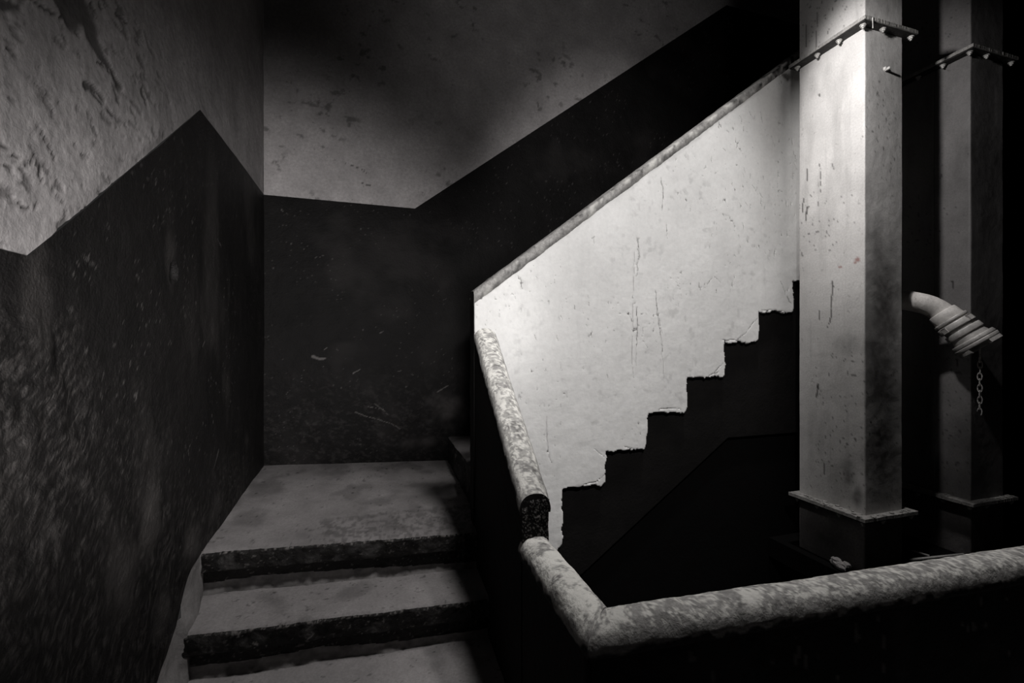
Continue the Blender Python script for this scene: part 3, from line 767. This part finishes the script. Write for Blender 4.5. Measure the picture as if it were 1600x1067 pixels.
X1, X2, Y0_, Y1_ = 2.10, 2.337, 1.446, 1.767
DY = Y1_ - Y0_
def D1(px, py):                     # unfolded coordinates on the first shaft
    if px <= 1351:
        y, z = on_x(px, py, X1); return (Y1_ - y, z)
    x, z = on_y(px, py, Y0_); return (DY + x - X1, z)
d1 = [([D1(1262, 265), D1(1261, 282)], .003, .002, .01, .9), ([D1(1281, 255), D1(1283, 300)], .0025, .002, .01, .8), ([D1(1256, 310), D1(1254, 336)], .004, .002, .008, .95), ([D1(1262, 325), D1(1259, 346)], .005, .003, .008, .95),
      ([D1(1279, 147), D1(1281, 150)], .003, .003, .004, .9), ([D1(1300, 256), D1(1303, 264)], .002, .002, .005, .7), ([D1(1301, 440), D1(1299, 495), D1(1293, 510)], .004, .003, .01, .9), ([D1(1278, 600), D1(1276, 622)], .005, .003, .012, .9),
      ([D1(1281, 485), D1(1281, 500)], .003, .002, .006, .8), ([D1(1288, 725), D1(1288, 740)], .003, .002, .008, .8), ([D1(1370, 428), D1(1371, 431)], .003, .002, .004, .6),
      ([D1(1277, 20), D1(1275, 75)], .002, .002, .008, .7), ([D1(1260, 40), D1(1260, 74)], .003, .002, .008, .8)]
dark_areas1 = [(D1(1325, 745), (.05, .11), .8), (D1(1340, 775), (.035, .06), .8), (D1(1380, 700), (.14, .30), .85), (D1(1375, 600), (.12, .34), .8), (D1(1382, 470), (.13, .35), .8), (D1(1372, 390), (.07, .16), .6), (D1(1320, 540), (.09, .1), .3), (D1(1268, 690), (.03, .2), .25), (D1(1300, 850), (.12, .10), .6)]  # dark areas, the largest on the right face
s1 = shaft(X1, X2, Y0_, Y1_, 'near white steel shaft with bolted flanges standing in front of the white wall', M_STEEL, None, d1, dark_areas=dark_areas1)
# small bracket stub and paint drip
bm = bmesh.new()
sx_, sz_ = on_y(1383, 110, Y0_)
box_bm(bm, sx_ - .006, sx_ + .006, Y0_ - .022, Y0_ + .002, sz_ - .005, sz_ + .006, .002)
box_bm(bm, sx_ - .011, sx_ + .003, Y0_ - .009, Y0_ + .002, sz_ - .002, sz_ + .012, .002)
bm_obj('bracket_stub', bm, M_BOLT, s1)
dx_ = on_y(1363, 30, Y0_ - .036)[0]
tube('paint_drip', [(dx_, Y0_ - .037, 1.424), (dx_, Y0_ - .0375, 1.405), (dx_ + .001, Y0_ - .0375, 1.385), (dx_ + .001, Y0_ - .0375, 1.378)], [.0022, .0016, .0014, .0026], M_BOLT, s1, 8)
settle(s1)
X3, X4, Y3, Y4 = 2.79, 3.037, 1.428, 1.749
d2 = [([(.20, .86), (.20, .84)], .004, .003, .01, .9), ([(.25, .30), (.252, .27)], .005, .003, .01, .9), ([(.23, .08), (.232, .03)], .004, .003, .01, .9), ([(.27, -.1), (.27, -.12)], .004, .003, .01, .9)]
s2 = shaft(X3, X4, Y3, Y4, 'farther dim grey steel shaft with bolted flanges to the right of the outlet', M_STEEL2, 1.575, d2, dark_areas=[((.42, -.3), (.2, .9), .55), ((.44, .9), (.2, .7), .5)])  # dark areas centred on the right face
settle(s2)

# ledge the shafts stand on, slabs and rods by their feet
tag(box('trim_2', X1 - .06, 4.2, Y0_ - .10, WY + .02, -1.16, -1.06, M_VOID), kind='structure')
bm = bmesh.new()
random.seed(31)
fx, fy = 2.068, 1.535
for q in range(9):
    g = bmesh.ops.create_icosphere(bm, subdivisions=2, radius=.014 + .012 * random.random())
    ox, oy, oz = (random.random() - .5) * .02, (random.random() - .5) * .075, random.random() * .022
    for v in g['verts']:
        v.co = Vector((v.co.x * .6, v.co.y * 1.3, v.co.z * .75)) * (.8 + .4 * random.random()) + Vector((fx + ox, fy + oy, -1.045 + oz))
chunk = tag(bm_obj('plaster_chunk', bm, M_SKIRT), 'broken lump of plaster at the foot of the near shaft behind the rail', 'rubble')
za = -1.0
a = on_z(1420, 857, za); b = on_z(1512, 848, za)
r1 = tag(tube('metal_rod', [(a[0], a[1], za - .055), (b[0], b[1], za - .055)], .006, M_BOLT, None, 10), 'long thin metal rod lying at the foot of the farther shaft', 'rod')
a = on_z(1424, 843, za); b = on_z(1452, 851, za)
r2 = tag(tube('metal_rod', [(a[0], a[1], za - .055), (b[0], b[1], za - .055)], .005, M_BOLT, None, 10), 'short thin metal rod meeting the long rod behind the rail', 'rod')

# ------------------------------------------------------------------ hose outlet between the shafts
def bez(P, n):
    P = [Vector(p) for p in P]; out = []
    for i in range(n + 1):
        t = i / n; q = list(P)
        while len(q) > 1: q = [q[k].lerp(q[k + 1], t) for k in range(len(q) - 1)]
        out.append(q[0])
    return out
out = empty('hose_outlet', (2.337, 1.56, .19), 'angled hose outlet pipe with ribbed coupling sticking out between the two shafts', 'pipe')
def at(r, s): return Vector((r[0] * s, r[1] * s, r[2] * s))
pC = at(ray(1471, 488), 2.11); pE = at(ray(1531, 540), 2.02)
ax = (pE - pC).normalized(); LT = (pE - pC).length
path = bez([(2.338, 1.62, .205), (2.40, 1.575, .225), at(ray(1440, 469), 2.14), pC - ax * .045, pC + ax * .01], 30)
tube('pipe', path, [.047] * 31, M_PIPE, out, 28, .02)
def ring(name, f0, f1, r0, r1=None, mat=M_ALU, parent=out, bev=.003):
    r1 = r1 or r0
    p0, p1 = pC + ax * (f0 * LT), pC + ax * (f1 * LT)
    e = ax * bev
    return tube(name, [p0, p0 + e * .3, p0 + e, p1 - e, p1 - e * .3, p1], [r0 - bev, r0 - bev * .3, r0, r1, r1 - bev * .3, r1 - bev], mat, parent, 40)
ring('sleeve', 0, .225, .056, .060, M_PIPE)
ring('collar', .22, .285, .068, .068)
ring('neck', .28, .33, .060, .060)
ring('collar', .32, .46, .070, .073)
ring('neck', .45, .54, .062, .062)
ring('collar', .53, .66, .071, .072)
ring('neck', .65, .80, .062, .070)
cpl = ring('coupling', .79, .875, .083, .085)
ring('coupling_ring', .885, .965, .087, .085, M_ALU, cpl)
S0 = .965 * LT - .158
a_, b_ = frame_from(ax)
for k in range(3):                 # claws on the mouth
    ang = k * 2 * math.pi / 3 + .5
    bm = bmesh.new(); vs0 = []
    pr = [(.064, -.002), (.083, -.002), (.083, .016), (.074, .020), (.064, .016)]
    rings_ = []
    for q in range(14):
        th = ang + q * .085
        dirr = a_ * math.cos(th) + b_ * math.sin(th)
        rings_.append([bm.verts.new(pC + ax * (S0 + .158 + h_) + dirr * r_) for r_, h_ in pr])
    for u0, u1 in zip(rings_, rings_[1:]):
        for q in range(5): bm.faces.new((u0[q], u0[(q + 1) % 5], u1[(q + 1) % 5], u1[q]))
    bm.faces.new(rings_[0]); bm.faces.new(rings_[-1])
    bm_obj('claw', bm, M_ALU, cpl)
for k in range(4):                 # lugs on the collar
    th = k * math.pi / 2 + .9
    dirr = a_ * math.cos(th) + b_ * math.sin(th)
    c0 = pC + ax * (.39 * LT) + dirr * .070
    tan = ax.cross(dirr)
    bm = bmesh.new(); M_ = Matrix((tan, ax, dirr)).transposed().to_4x4(); M_.translation = c0
    box_bm(bm, -.010, .010, -.012, .012, -.004, .007, .002, M_)
    bm_obj('lug', bm, M_ALU, out)
# hanging chain
chain = None
top_ = at(ray(1530, 545), 2.02); zt = at(ray(1531, 556), 2.02).z
cx_, cy_ = at(ray(1531, 600), 2.02).x, at(ray(1531, 600), 2.02).y
zlo = at(ray(1531, 648), 2.02).z
nl = 10; pitch = (zt - zlo) / nl
holder = tube('chain_eye', [(cx_, cy_, zt + .05), (cx_, cy_, zt + .005)], .003, M_CHAIN, out, 8)
for k in range(nl):
    cz = zt - pitch * (k + .5)
    th0 = (math.radians(20) if k % 2 == 0 else math.radians(105)) + random.uniform(-.25, .25)
    hx, hy = math.cos(th0), math.sin(th0)
    pts = []
    for q in range(19):
        a0 = q / 18 * 2 * math.pi
        lx = math.cos(a0) * .0075; lz = math.sin(a0) * pitch * .66
        if k == nl - 1 and q > 12: break
        pts.append((cx_ + lx * hx + .0015 * math.sin(k * 1.3), cy_ + lx * hy, cz + lz))
    tube('chain_link', pts, .0021, M_CHAIN, holder, 8)
settle(out)
